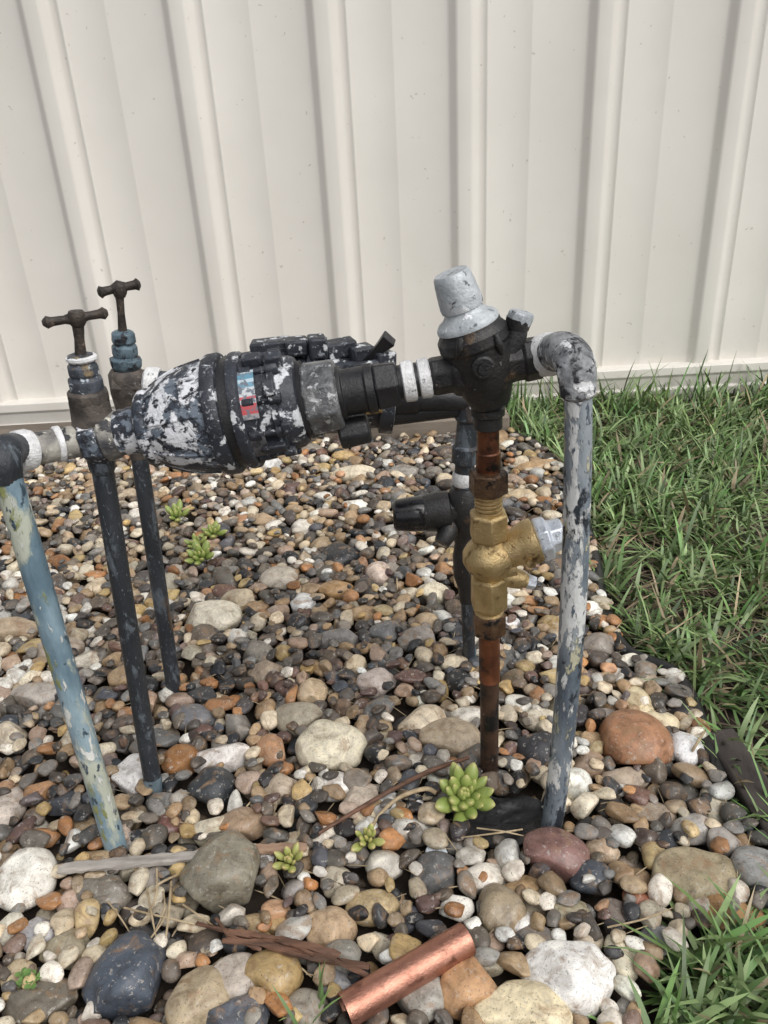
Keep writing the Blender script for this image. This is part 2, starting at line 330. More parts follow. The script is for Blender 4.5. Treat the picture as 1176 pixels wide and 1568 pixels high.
sc=nt.nodes.new('ShaderNodeVectorMath'); sc.operation='MULTIPLY_ADD'; nt.links.new(ar.outputs['Color'],sc.inputs[0]); sc.inputs[1].default_value=(37,53,71); nt.links.new(tc.outputs['Object'],sc.inputs[2])
v=sc.outputs[0]
mot=ramp(nt,[(.3,(.55,.51,.46)),(.5,(1,1,1)),(.7,(1.35,1.34,1.3))],noise(nt,v,60,5,.65,.6))
c=mixc(nt,1.0,at.outputs['Color'],mot,'MULTIPLY')
k1=ramp(nt,[(.55,(0,0,0)),(.68,(.65,.65,.65))],noise(nt,v,38,4,.6,1.2)); c=mixc(nt,k1,c,(.28,.17,.09))
k2=ramp(nt,[(.60,(0,0,0)),(.66,(.5,.5,.5))],noise(nt,v,150,3,.7)); c=mixc(nt,k2,c,(.5,.47,.42))
k3=ramp(nt,[(.60,(0,0,0)),(.68,(.6,.6,.6))],noise(nt,v,400,2,.7)); c=mixc(nt,k3,c,(.04,.035,.03))
nt.links.new(c,bs.inputs['Base Color'])
rr=nt.nodes.new('ShaderNodeMapRange'); nt.links.new(ar.outputs['Fac'],rr.inputs[0]); rr.inputs[3].default_value=.25;rr.inputs[4].default_value=.6
nt.links.new(rr.outputs[0],bs.inputs['Roughness'])
b=nt.nodes.new('ShaderNodeBump'); b.inputs['Strength'].default_value=.6; b.inputs['Distance'].default_value=.002
nt.links.new(noise(nt,v,110,5,.65),b.inputs['Height']); nt.links.new(b.outputs[0],bs.inputs['Normal'])
bigmesh('pebble_bed',V,FC,M_peb,{'Col':('FLOAT_COLOR',COL),'rnd':('FLOAT',RND)})

# ------------------------------------------------------------------ grass
def blades(name,bx,by,bz,L,wd,az,lean,curl,colr,mat,parent=None):
    n=len(bx);S=4
    t=np.linspace(0,1,S+1)[None,:]
    ang=lean[:,None]+curl[:,None]*t
    dl=(L/S)[:,None]
    hx=np.cumsum(np.sin(ang)*dl,1)-np.sin(ang[:,:1])*dl; hz=np.cumsum(np.cos(ang)*dl,1)-np.cos(ang[:,:1])*dl
    cx=bx[:,None]+hx*np.cos(az)[:,None]; cy=by[:,None]+hx*np.sin(az)[:,None]; cz=np.maximum(bz[:,None]+hz,-.012)
    w=wd[:,None]*np.array([.6,1,.95,.7,.04])[None,:]*.5
    tw=az+np.pi/2+rng.uniform(-.5,.5,n)
    ox=np.cos(tw)[:,None]*w; oy=np.sin(tw)[:,None]*w
    A=np.stack([cx-ox,cy-oy,cz],-1);B=np.stack([cx+ox,cy+oy,cz+w*.5],-1)
    V=np.stack([A,B],2).reshape(n,-1,3)
    f=np.array([[2*s,2*s+1,2*s+3,2*s+2] for s in range(S)])[None]+(np.arange(n)*(2*(S+1)))[:,None,None]
    C=np.repeat(np.concatenate([colr,np.ones((n,1))],1)[:,None,:],2*(S+1),1)
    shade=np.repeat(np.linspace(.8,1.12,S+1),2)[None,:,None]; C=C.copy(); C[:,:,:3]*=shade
    o=bigmesh(name,V.reshape(-1,3),f.reshape(-1,4),mat,{'Col':('FLOAT_COLOR',C.reshape(-1,4))})
    if parent: o.parent=parent
    return o
m,nt,bs=newmat('grass_blades'); M_grass=m
at=nt.nodes.new('ShaderNodeAttribute'); at.attribute_name='Col'
nt.links.new(at.outputs['Color'],bs.inputs['Base Color']); bs.inputs['Roughness'].default_value=.42
def gcolor(n,dry=.12):
    base=np.array([.125,.21,.065])[None]*rng.uniform(.5,1.45,(n,1))
    base=base*(1+rng.normal(0,.07,(n,3)))
    lt=rng.random(n)<.3; base[lt]=np.array([.24,.33,.14])*rng.uniform(.8,1.25,(lt.sum(),1))
    d=rng.random(n)<dry; base[d]=np.array([.34,.27,.16])*rng.uniform(.5,1.2,(d.sum(),1))
    return np.clip(base,0.01,.8)
lg=empty('lawn_grass')
NT=6600
X=rng.uniform(.25,1.9,NT);Y=rng.uniform(.6,2.25,NT); keep=inpoly(X,Y,lawn_poly)&(X<.62*Y+.35); X=X[keep];Y=Y[keep]
X2=rng.uniform(.15,.9,480);Y2=rng.uniform(.42,.62,480);k2=inpoly(X2,Y2,lawn_poly2)
X=np.concatenate([X,X2[k2]]);Y=np.concatenate([Y,Y2[k2]])
den=np.sin(X*11+2*np.sin(Y*7))*np.sin(Y*13+X*5)+.8*np.sin(X*31+Y*17)*np.sin(Y*29-X*9); kk=rng.random(len(X))<(.72+.45*den); X=X[kk];Y=Y[kk]
per=rng.integers(4,9,len(X)); idx=np.repeat(np.arange(len(X)),per); n=len(idx)
az0=rng.uniform(0,2*np.pi,len(X)); lsc=rng.uniform(.55,1.45,len(X))
gc=gcolor(n,.10); gc*=rng.uniform(.65,1.3,(len(X),1))[idx]
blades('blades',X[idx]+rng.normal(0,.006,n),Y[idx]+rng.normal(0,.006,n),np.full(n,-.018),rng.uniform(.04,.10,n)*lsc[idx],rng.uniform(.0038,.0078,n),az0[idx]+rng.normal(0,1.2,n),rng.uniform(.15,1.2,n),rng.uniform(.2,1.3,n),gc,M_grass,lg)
n=5000; X=rng.uniform(.25,1.7,n*2);Y=rng.uniform(.5,2.25,n*2); kk=(inpoly(X,Y,lawn_poly)|inpoly(X,Y,lawn_poly2))&(X<.62*Y+.35); X=X[kk];Y=Y[kk]; n=len(X)
th_=np.array([.26,.20,.13])[None]*rng.uniform(.3,1.2,(n,1))
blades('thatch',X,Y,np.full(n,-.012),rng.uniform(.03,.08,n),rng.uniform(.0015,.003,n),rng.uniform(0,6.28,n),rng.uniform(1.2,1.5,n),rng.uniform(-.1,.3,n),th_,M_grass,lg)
n=420; bx=rng.uniform(.35,1.7,n);by=rng.uniform(2.1,2.235,n)
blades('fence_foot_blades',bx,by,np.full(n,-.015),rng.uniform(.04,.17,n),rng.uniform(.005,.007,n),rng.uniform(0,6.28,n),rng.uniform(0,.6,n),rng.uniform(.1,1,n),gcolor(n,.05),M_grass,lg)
n=420; Yb=rng.uniform(.5,1.6,n); bx=rng.uniform(-.5,.5,n)*Yb*1.1+.05
cl=np.array([.42,.33,.2])[None]*rng.uniform(.3,1.3,(n,1))
blades('dry_leaf_litter',bx,Yb,np.full(n,.014),rng.uniform(.012,.05,n),rng.uniform(.0008,.0022,n),rng.uniform(0,6.28,n),rng.uniform(1.3,1.6,n),rng.uniform(-.1,.3,n),cl,M_grass)
g=G(485,1568); n=7
blades('grass_tuft',g.x+rng.normal(0,.010,n),g.y+rng.normal(0,.008,n),np.full(n,0.),rng.uniform(.04,.07,n),rng.uniform(.003,.0045,n),rng.uniform(0,6.28,n),rng.uniform(.0,.5,n),rng.uniform(.1,.7,n),gcolor(n,0)*1.4,M_grass)

# ------------------------------------------------------------------ edging
pe=[Vector((p[0],p[1],.002)) for p in edge_line]
tube('garden_edging',[p+Vector((-.008,0,.004)) for p in pe[:9]],.011,10,M_rubber)
box('timber_edging',(-1.05,2.08,.012),(2.8,.16,.085),mat=M_sleeper,bevel=.006)
p1=G(1092,1155,.005);p2=G(1185,1300,.005); mid=(p1+p2)/2; ln=(p2-p1).length
box('timber_edging',(mid.x+.02,mid.y+.01,-.006),(.045,ln*1.3,.05),(0,0.06,math.atan2(-(p2-p1).x,(p2-p1).y)),M_darktimber,None,.005)

# ------------------------------------------------------------------ fence
m,nt,bs=newmat('cream_steel'); M_fence=m
tc=nt.nodes.new('ShaderNodeTexCoord'); v=tc.outputs['Object']
c=ramp(nt,[(.3,(.73,.70,.645)),(.7,(.79,.76,.705))],noise(nt,v,2.5,4,.6))
k=ramp(nt,[(.73,(0,0,0)),(.77,(.5,.5,.5))],noise(nt,v,60,2,.5)); c=mixc(nt,k,c,(.40,.35,.28))
gz=nt.nodes.new('ShaderNodeSeparateXYZ'); nt.links.new(v,gz.inputs[0])
mr=nt.nodes.new('ShaderNodeMapRange'); nt.links.new(gz.outputs[2],mr.inputs[0]); mr.inputs[1].default_value=.05; mr.inputs[2].default_value=.25; mr.inputs[3].default_value=.5; mr.inputs[4].default_value=0
mm=nt.nodes.new('ShaderNodeMath'); mm.operation='MULTIPLY'; nt.links.new(mr.outputs[0],mm.inputs[0]); nt.links.new(noise(nt,v,14,5,.7),mm.inputs[1])
c=mixc(nt,mm.outputs[0],c,(.45,.41,.34))
nt.links.new(c,bs.inputs['Base Color']); bs.inputs['Roughness'].default_value=.4
b=nt.nodes.new('ShaderNodeBump'); b.inputs['Strength'].default_value=.12; b.inputs['Distance'].default_value=.01
nt.links.new(noise(nt,v,5,2,.5),b.inputs['Height']); nt.links.new(b.outputs[0],bs.inputs['Normal'])
fe=empty('metal_fence')
FY=2.29
prof=[]
for k in range(-12,13):
    X=-.125+.347*k
    for dx,o in [(0,0),(.004,.001),(.008,.004),(.018,.0165),(.022,.0205),(.027,.0215),(.056,.0215),(.061,.0205),(.065,.0165),(.075,.004),(.079,.001),(.083,0),
                 (.0965,0),(.0985,.002),(.1015,.003),(.1045,.002),(.1065,0),(.21,0),(.2125,.0006),(.215,0)]:
        prof.append((X+dx,FY-o))
vs=[];fs=[]
for z in (.035,1.78):
    for p in prof: vs.append((p[0],p[1],z))
n=len(prof)
for i in range(n-1): fs.append((i,i+1,n+i+1,n+i))
mkobj('sheet',vs,fs,M_fence,fe,180)
def rail(name,pts,xa=-4.4,xb=4.4):
    vs=[(x,p[0],p[1]) for x in (xa,xb) for p in pts]; n=len(pts)
    fs=[(i,(i+1)%n,n+(i+1)%n,n+i) for i in range(n)]+[tuple(range(n)),tuple(range(n,2*n))]
    return mkobj(name,vs,fs,M_fence,fe,40,.0015)
rail('bottom_rail',[(FY-.030,.086),(FY-.038,.082),(FY-.040,.060),(FY-.034,.052),(FY-.034,.022),(FY-.040,.016),(FY-.040,-.02),(FY+.03,-.02),(FY+.03,.086)])
rail('top_rail',[(FY-.034,1.76),(FY-.038,1.765),(FY-.038,1.81),(FY-.03,1.82),(FY+.03,1.82),(FY+.03,1.76)])

# ------------------------------------------------------------------ front valve assembly
A=empty('water_valve_assembly')
Y=.785
L=lambda u:680-.18*(u-90)
def T(name,pts,mat,segs=32,Y=.785,par=A,bevel=0,phase=0,smooth=35):
    return turn(name,pts,Y,segs,mat,par,bevel,phase,smooth)
def ax(*p): return [(u,L(u)+o,h) for (u,h,*r) in p for o in [r[0] if r else 0]]
def riser(name,b,t,Y,hw,mat,par,extra=.05,segs=24):
    B=G(b[0],b[1]); Tt=W(t[0],t[1],Y); d=(B-Tt).normalized()
    kk=WK((b[0]+t[0])/2,(b[1]+t[1])/2,Y)
    return tube(name,[Tt,Tt*.5+B*.5,B,B+d*extra],hw*kk,segs,mat,par)
riser('left_riser',(180,1305),(9,722),.696,19,M_blue,A)
e0=W(9,735,.697)
tube('left_elbow',[e0,W(6,712,.698),W(6,694,.705),W(14,689,.72),W(26,688,.733)],[.0155,.0165,.017,.0165,.0155],24,M_pipeblk,A)
T('left_tape',[(22,692,27),(24,692,32),(36,690,33),(42,689,30),(43,689,26)],M_tape,Y=(.735,.745))
T('left_nipple',[(40,690,25),(136,672,26)],M_nipple,Y=(.745,.782))
T('left_nipple_ridge',[(84,681,26),(86,681,28),(92,680,28),(95,679,26)],M_tape,Y=(.763,.767))
T('tap_end_hex',ax((133,40),(136,43),(158,43),(161,38)),M_valve_white,8,bevel=.0015,phase=.39)
T('tap_body_mid',ax((158,36),(164,40),(176,38),(184,34)),M_nipple)
T('tap_outlet',ax((182,33),(190,36),(196,35),(205,37),(216,36),(224,34)),M_valve_white)
T('check_valve_cone',ax((221,42),(223,54),(228,59),(236,60),(240,58),(256,68),(280,78),(305,84),(326,86),(334,87)),M_valve_white,48,smooth=50)
T('check_valve_flange',ax((333,86),(334,91),(338,93),(352,93),(355,91),(356,86)),M_valve,48)
T('check_valve_groove',ax((355,84),(372,84)),M_black,48)
T('check_valve_ring',ax((370,84),(371,89),(375,90),(384,89),(387,85)),M_valve,48)
T('check_valve_barrel',ax((385,80),(400,78),(402,75),(425,74),(427,78),(436,78),(438,72),(455,70),(462,66),(464,60)),M_valve,48)
A0=W(386,L(386),Y); B0=W(462,L(462),Y); axd=(B0-A0).normalized(); kx=WK(420,L(420),Y)
up=Vector((0,1,0)).cross(axd)*-1; up=up if up.z>0 else -up; ny=Vector((0,-1,0))
for i,ang in enumerate([100,62,25,-12,-50,-88,140,180,220]):
    a=math.radians(ang); r=76*kx
    c0=A0+(up*math.sin(a)+ny*math.cos(a))*r
    lathe('body_bolt_%d'%i,c0+axd*.002,c0+axd*.040,[(0,.0055),(.05,.006),(.3,.006),(.3,.0036),(.7,.0036),(.7,.006),(.95,.006),(1,.005)],12,M_valve,A)
for i,(uu,ang,sz) in enumerate([(408,75,(.020,.016,.012)),(440,70,(.016,.018,.014)),(430,35,(.012,.014,.016)),(418,-30,(.024,.012,.01)),(445,-5,(.010,.02,.012))]):
    a=math.radians(ang); c0=W(uu,L(uu),Y)+(up*math.sin(a)+ny*math.cos(a))*(79*kx)
    box('casting_lug_%d'%i,c0,sz,(a*-1+0,-.13,0),M_valve,A,.002)
for i in range(7):
    a=math.radians(-60+i*40)
    p=[W(u,L(u),Y)+(up*math.sin(a)+ny*math.cos(a))*(h*WK(u,L(u),Y)) for u,h in ((244,60),(280,77),(326,86))]
    tube('cone_rib_%d'%i,p,.0020,8,M_valve_white,A)
def arcpatch(name,ua,ub,hw,a0,a1,mat,par):
    vs=[];fs=[];N=12
    for u in (ua,ub):
        cpt=W(u,L(u),Y); r=hw*WK(u,L(u),Y)
        for j in range(N+1):
            a=math.radians(a0+(a1-a0)*j/N); vs.append(cpt+(up*math.sin(a)+ny*math.cos(a))*r)
    for j in range(N): fs.append((j,j+1,N+2+j,N+1+j))
    o=mkobj(name,vs,fs,mat,par,180)
    uv=o.data.uv_layers.new(name='uv')
    for p in o.data.polygons:
        for li,vi in zip(p.loop_indices,p.vertices): uv.data[li].uv=(vi//(N+1),(vi%(N+1))/N)
    return o
m,nt,bs=newmat('data_label'); uvn=nt.nodes.new('ShaderNodeTexCoord'); sp=nt.nodes.new('ShaderNodeSeparateXYZ'); nt.links.new(uvn.outputs['UV'],sp.inputs[0])
r=ramp(nt,[(0,(.35,.33,.33)),(.1,(.5,.08,.09)),(.3,(.55,.57,.6)),(.38,(.5,.1,.12)),(.44,(.55,.58,.6)),(.62,(.16,.32,.42)),(.72,(.45,.56,.62)),(.8,(.12,.28,.38)),(.93,(.45,.53,.56))],sp.outputs[1],True)
c=mixc(nt,ramp(nt,[(.48,(0,0,0)),(.54,(1,1,1))],noise(nt,uvn.outputs['Object'],170,5)),r,(.15,.17,.2)); nt.links.new(c,bs.inputs['Base Color']); bs.inputs['Roughness'].default_value=.4
arcpatch('data_label',378,410,83,8,60,m,A)
arcpatch('data_label_lower',382,410,83,-40,-8,surf('dark_label',[(.4,(.03,.03,.035)),(.6,(.12,.12,.13))],120,5,.5),A)
T('union_collar',ax((462,58),(470,60),(471,50)),M_black,40)
T('union_nut',ax((468,50),(471,58),(517,56),(520,49)),M_greyun,8,bevel=.002,phase=.2)
T('union_tail',ax((518,42),(526,42),(527,36),(560,36),(561,39),(574,38),(575,32)),M_black,14,bevel=.001)
T('outlet_nut',ax((574,34),(576,39),(608,37),(611,32)),M_black,6,bevel=.002,phase=.3)
T('outlet_body',ax((610,27),(662,26)),M_black)
T('lower_bracket',[(520,665,26),(566,655,24)],M_black,8,bevel=.003)
T('tape_band_a',ax((616,27),(618,31),(630,32),(634,31),(636,27)),M_tape)
T('tape_band_b',ax((641,26),(643,30),(655,31),(658,30),(660,26)),M_tape)
T('prv_inlet',ax((658,26),(662,30),(690,30),(694,36),(712,40)),M_prv,8,bevel=.002,phase=.39)
T('prv_body',[(752,618,30),(748,600,38),(743,580,47),(738,560,50),(733,540,50),(728,528,52)],M_prv,40,smooth=60)
T('prv_bonnet',[(729,532,50),(727,524,55),(723,510,55),(722,506,52),(720,502,49),(717,494,48)],M_prv,40,smooth=30)
T('prv_bonnet_top',[(717,497,49),(716,492,49),(714,487,45),(712,482,36),(710,476,31),(708,470,29)],M_silver,40,smooth=40)
T('prv_cap',[(709,473,28),(708,471,33),(705,464,34),(702,452,33),(695,432,31),(691,421,29),(690,417,26)],M_silver,32,smooth=40)
c0=W(733,548,Y)+Vector((0,-.026,0)); lathe('prv_front_plug',c0,c0+Vector((0,-.014,0)),[(0,.0115),(.7,.0115),(.8,.0095),(.8,.006),(1,.0055)],20,M_prv,A)
for i,(a_,b_) in enumerate([((700,505),(697,540)),((722,512),(725,535)),((752,500),(762,532))]):
    p=[W(a_[0],a_[1],Y)+Vector((0,-.03,0)),W((a_[0]+b_[0])/2,(a_[1]+b_[1])/2,Y)+Vector((0,-.031,0)),W(b_[0],b_[1],Y)+Vector((0,-.024,0))]
    tube('prv_rib_%d'%i,p,[.003,.004,.002],8,M_prv,A)
T('prv_outlet_body',ax((745,40),(765,34),(788,30),(800,30),(802,34),(826,33),(829,28)),M_prv,8,bevel=.002,phase=.39)
T('gauge_port',[(776,548,22),(785,525,20),(790,508,18),(793,500,16)],M_prv,24)
T('gauge_plug_neck',[(791,502,19),(795,488,20)],M_prv,20)
T('gauge_plug',[(794,496,19),(796,488,21),(799,479,20),(799.5,477,18)],M_silver,8,bevel=.001)
T('riser_tape',ax((826,28,-2),(829,32,-3),(843,33,-3),(850,31,-2),(852,27,-2)),M_tape,Y=(.785,.77))
tube('right_elbow',[W(842,543,.775),W(856,538,.757),W(869,541,.734),W(880,556,.712),W(884,580,.702),W(885,604,.70)],[.0185,.0190,.0190,.0185,.0175,.0150],28,M_elbow,A)
T('right_elbow_collar',[(884,584,26),(885,588,28),(885,602,28),(886,608,22)],M_elbow,Y=.70)
B=G(845,1262); tube('right_riser',[W(885,590,.70),W(885,700,.70),W(879,900,.70),W(865,1100,.70),B,B+Vector((-.008,0,-.04))],[.0128,.0132,.0138,.0134,.0128,.0125],24,M_bluewhite,A)
D=lambda v:747+.006*(v-600)
def dn(*p): return [(D(v)+(r[0] if r else 0),v,h) for (v,h,*r) in p]
T('tee_leg',dn((596,28),(612,25),(622,22),(624,26),(634,26),(637,22),(654,22),(656,18)),M_prv)
T('upper_copper',dn((652,17),(700,17),(722,18)),M_copperold)
T('solder_collar',dn((690,17),(692,19),(716,19),(720,17)),M_copperold)
T('upper_nut',dn((720,27),(722,31),(752,31),(755,27)),M_nut,6,bevel=.0015,phase=.35)
th=[];v0=755
for i in range(5): th+= [(v0+i*6,18),(v0+i*6+1.5,21.5),(v0+i*6+4,21.5),(v0+i*6+5.5,18)]
T('brass_thread',dn(*th),M_brass)
T('brass_upper_hex',dn((783,27),(786,31),(822,31),(825,27)),M_brass,6,bevel=.002,phase=.5)
T('brass_body',dn((822,22),(829,24),(836,34),(846,40),(858,40),(868,34),(876,24),(884,23)),M_brass,32,smooth=60)
T('brass_lower_hex',dn((880,26),(883,30),(926,30),(930,26)),M_brass,6,bevel=.002,phase=.5)
T('brass_collar',dn((928,21),(934,19),(936,22),(944,22)),M_brass)
T('lower_nut',dn((936,24),(940,27),(966,27),(970,20)),M_nut,6,bevel=.0015,phase=.5)
T('brass_arm',[(765,848,26),(785,840,28),(803,832,33),(812,829,36),(822,826,35),(824,825,28)],M_brass,32,smooth=50)
T('relief_plug',[(822,828,33),(826,826,36),(840,822,35),(842,821,27),(862,816,25),(864,815,20)],M_zinc,8,bevel=.0015)
T('drain_arm',[(768,880,17),(785,886,16),(800,889,14),(802,889,11),(806,890,11)],M_brass,24)
T('drain_tip',[(804,889,10),(808,890,12),(818,893,11)],M_zinc,8)
T('brass_arm_web',[(760,872,20),(790,868,14)],M_brass,24,smooth=60)
c0=W(807,846,Y)+Vector((0,-.026,0)); lathe('brass_maker_mark',c0+Vector((0,.004,0)),c0+Vector((0,-.0006,0)),[(0,.0055),(.9,.0055),(.9,.0042),(1,.0042)],20,M_brass,A)
T('lower_copper',dn((968,16),(1010,16),(1040,16)),M_copperold)
B=G(749,1190); tube('lower_copper_foot',[W(D(1036),1036,Y),(W(D(1036),1036,Y)+B)/2,B,B+Vector((0,0,-.04))],.0118,24,M_copperdk,A)
riser('tap_riser',(237,1215),(155,705),.787,15,M_pipeblk,A)
B=G(237,1215);Tt=W(155,705,.787);d=(Tt-B).normalized(); lathe('tap_riser_foot',B-d*.03,B+d*.035,[(0,.0120),(.9,.0120),(1,.0112)],24,M_pipeblk2,A)
T('tap_socket',[(158,722,17),(157,716,20),(154,700,21),(152,690,24)],M_pipeblk)
T('tap_body_neck',[(146,662,34),(142,640,31),(138,622,30),(136,612,30)],M_tapbody,28)
T('tap_flange',[(137,616,29),(136,612,32),(134,600,32),(133,596,28)],M_tapbody,8,bevel=.001)
T('tap_bonnet',[(134,600,26),(132,590,27),(131,580,27),(131,576,21),(129,572,24),(127,560,24),(127,556,19),(125,552,22),(124,545,22),(123,542,17)],M_bonnet,8,bevel=.001,smooth=30)
T('tap_gland_tape',[(126,553,20),(125,550,23),(124.5,546,23),(124,544,20)],M_tape,28)
T('tap_spindle',[(124,545,9),(121,520,7.5),(120,500,9),(119,494,10)],M_tap,16)
T('tap_hub',[(120,500,9),(119,494,13),(117,482,14),(116,476,11)],M_tap,20,smooth=60)
def handle(cu,cv,hu,hv,Y,par,s):
    c=W(cu,cv,Y); d=(W(hu[0],hv[0],Y)-c); e=(W(hu[1],hv[1],Y)-c)
    d.y=-.010; e.y=.010
    k=WK(cu,cv,Y)
    tube('tap_handle_bar',[c+d,c+d*.86,c+d*.7,c+d*.35,c,c+e*.35,c+e*.7,c+e*.86,c+e],[3*k*s,9*k*s,6.5*k*s,6*k*s,11*k*s,6*k*s,6.5*k*s,9*k*s,3*k*s],14,M_tap,par,sub=5)
handle(117,487,(70,161),(491,482),.785,A,1.1)

# ------------------------------------------------------------------ rear valve assembly
R_=empty('water_valve_assembly.001')
Y2=1.0
def T2(name,pts,mat,segs=32,**k): return T(name,pts,mat,segs,Y=Y2,par=R_,**k)
L2=lambda u:588+.045*(u-200)
def ax2(*p): return [(u,L2(u),h) for (u,h) in p]
riser('tap_riser',(268,1065),(212,690),1.0,12,M_pipeblk,R_)
T2('tap_neck',[(213,700,14),(208,660,18),(203,620,24),(198,600,27),(193,572,27),(192,565,22)],M_tapbody,28)
T2('tap_inlet',ax2((176,22),(178,28),(192,28),(194,24),(228,24)),M_tapbody,8,bevel=.001)
T2('tap_tape',ax2((222,22),(226,27),(240,28),(246,25)),M_tape)
T2('tap_bonnet',[(194,566,19),(193,560,24),(192,549,25),(192,546,18),(191,542,20),(190,530,20),(190,526,15),(189,523,19),(188,510,18),(188,506,12)],M_bonnetb,8,bevel=.001)
T2('tap_spindle',[(188,508,7),(186,480,5.5),(184,462,6),(183,452,7)],M_tap,16)
T2('tap_hub',[(184,455,8),(183,448,11),(182,438,11),(182,433,8)],M_tap,20,smooth=60)
handle(182,441,(153,212),(446,437),1.0,R_,1.1)
T2('rear_nipple',ax2((240,22),(330,22)),M_pipeblk)
T2('rear_check_valve',ax2((330,30),(345,50),(385,58),(400,60),(405,66),(440,66),(442,60),(470,60),(472,70),(498,71),(500,62),(540,60),(545,52),(580,50),(582,58),(602,58),(604,48)),M_valve,40)
T2('rear_outlet',ax2((600,30),(640,28),(642,24),(700,22),(722,20)),M_black)
T2('rear_tape',ax2((716,20),(718,22),(726,22),(728,20)),M_tape)
for i,(u,v,sx,sz) in enumerate([(415,532,.05,.02),(455,527,.028,.02),(487,524,.022,.026),(520,533,.04,.02),(553,540,.03,.024),(585,548,.026,.03),(440,545,.03,.02)]):
    box('test_cock_block_%d'%i,W(u,v,Y2)+Vector((0,-.01*(i%3),0)),(sx,.03,sz),(0,.05*(i%3-1),.1*i),M_valve,R_,.003)
T2('test_cock',[(487,540,10),(487,528,10),(487,526,14),(487,517,14),(487,515,8)],M_valve,8)
p0=W(560,548,Y2)+Vector((0,-.02,0)); p1=W(596,508,Y2)+Vector((0,-.03,0))
lathe('isolating_lever',p0,p1,[(0,.009),(.3,.007),(.6,.009),(.97,.013),(1,.012)],4,M_black,R_,bevel=.001,phase=.78)
tube('lever_arm',[W(530,550,Y2)+Vector((0,-.03,0)),W(560,548,Y2)+Vector((0,-.035,0)),W(590,545,Y2)+Vector((0,-.03,0))],.006,10,M_valve,R_)
tube('brass_nipple',[W(560,628,.95),W(585,625,.95)],.006,10,M_brass,R_)
T2('rear_lower_pipe',[(560,640,17),(700,622,17)],M_black)
T2('rear_tee',[(718,600,20),(717,640,20),(716,645,16),(716,680,17),(715,684,21),(713,706,21),(712,710,14)],M_pipeblk)
T2('rear_leg_tape',[(710,722,15),(710,726,17),(709,738,17),(709,742,15)],M_tape)
T2('rear_leg_neck',[(712,706,15),(709,760,15)],M_pipeblk)
T2('rear_valve_body',[(709,745,18),(708,760,26),(708,790,28),(709,812,22),(711,830,16),(713,850,20),(714,880,20),(715,900,14),(716,920,12)],M_prv,32,smooth=60)
T2('relief_valve_arm',[(725,776,24),(690,780,24),(688,780,30),(668,783,31),(650,786,28),(648,786,26)],M_prv,12,smooth=30)
T2('relief_valve_cap',[(652,786,26),(648,786,28),(630,787,27),(606,789,24),(602,789,20)],M_gloss,16,smooth=30)
tube('relief_drain',[W(690,795,1.0),W(685,815,.98),W(676,832,.97)],[.016,.014,.011],16,M_prv,R_)
B=G(719,1015); tube('rear_riser',[W(715,900,1.0),(W(715,900,1.0)+B)/2,B,B+Vector((0,0,-.04))],.0098,20,M_pipeblk,R_)
lathe('rear_riser_foot',B+Vector((0,0,-.03)),B+Vector((0,0,.03)),[(0,.0108),(.9,.0108),(1,.0098)],20,surf('teal_paint',[(.4,(.04,.12,.16)),(.6,(.12,.28,.33))],60),R_)

# ------------------------------------------------------------------ loose things on the pebbles
a=G(528,1548,.028);b=G(715,1437,.034); r=.0165
lathe('copper_pipe_offcut',a,b,[(0,r-.0014),(0,r),(.5,r),(1,r),(1,r-.0014),(.5,r-.0014),(0.0,r-.0014)],40,M_copper,None,hollow=True)
def plank(name,pts,w,th,mat,sub=8,jit=.0006):
    P=[Vector(p) for p in pts]; vs=[];fs=[]
    seq=[]
    for i in range(len(P)-1):
        for k in range(sub): seq.append(P[i].lerp(P[i+1],k/sub))
    seq.append(P[-1]); d=(P[-1]-P[0]).normalized(); s=Vector((-d.y,d.x,0)).normalized()
    for i,p in enumerate(seq):
        ww=w*(1+random.uniform(-.08,.08)); e=.35 if i in(0,len(seq)-1) else 1
        for (a_,b_) in ((-1,-1),(-1,.6),(-.75,1),(.75,1),(1,.6),(1,-1)):
            vs.append(p+s*ww/2*a_*(.8+.2*e)+Vector((0,0,th/2*b_*e))+Vector((random.uniform(-1,1),random.uniform(-1,1),random.uniform(-1,1)))*jit)
    for j in range(len(seq)-1):
        for k in range(6): k2=(k+1)%6; fs.append((j*6+k,j*6+k2,(j+1)*6+k2,(j+1)*6+k))
    fs.append(tuple(range(6)));fs.append(tuple((len(seq)-1)*6+k for k in range(6)))
    return mkobj(name,vs,fs,mat,None,40)
plank('wooden_stake',[G(90,1330,.024),G(200,1320,.026),G(315,1308,.028)],.013,.006,M_wood,12,.0009)
plank('wooden_stake',[G(300,1306,.024),G(390,1300,.024),G(470,1297,.023)],.012,.005,M_woodtan,12,.0009)
tube('brown_stick',[G(488,1276,.022),G(590,1215,.028),G(660,1180,.028),G(718,1160,.03)],[.002,.003,.0032,.0022],8,M_woodred)
bk=empty('bark_strip')
for i,(pp,w_) in enumerate([([(350,1426),(390,1432),(440,1448),(500,1470),(565,1480)],.007),([(340,1440),(400,1444),(450,1462),(520,1474)],.006),([(300,1414),(360,1428),(430,1438),(480,1462)],.004),([(380,1428),(430,1452),(500,1464),(575,1500)],.005),([(330,1405),(350,1432),(400,1455)],.004),([(420,1438),(470,1448),(520,1462)],.008)]):
    o=plank('fibre_%d'%i,[G(u,v,.030+random.uniform(-.004,.004)) for u,v in pp],w_,.003,M_woodred,5,.0009); o.parent=bk
tw=empty('dry_twigs')
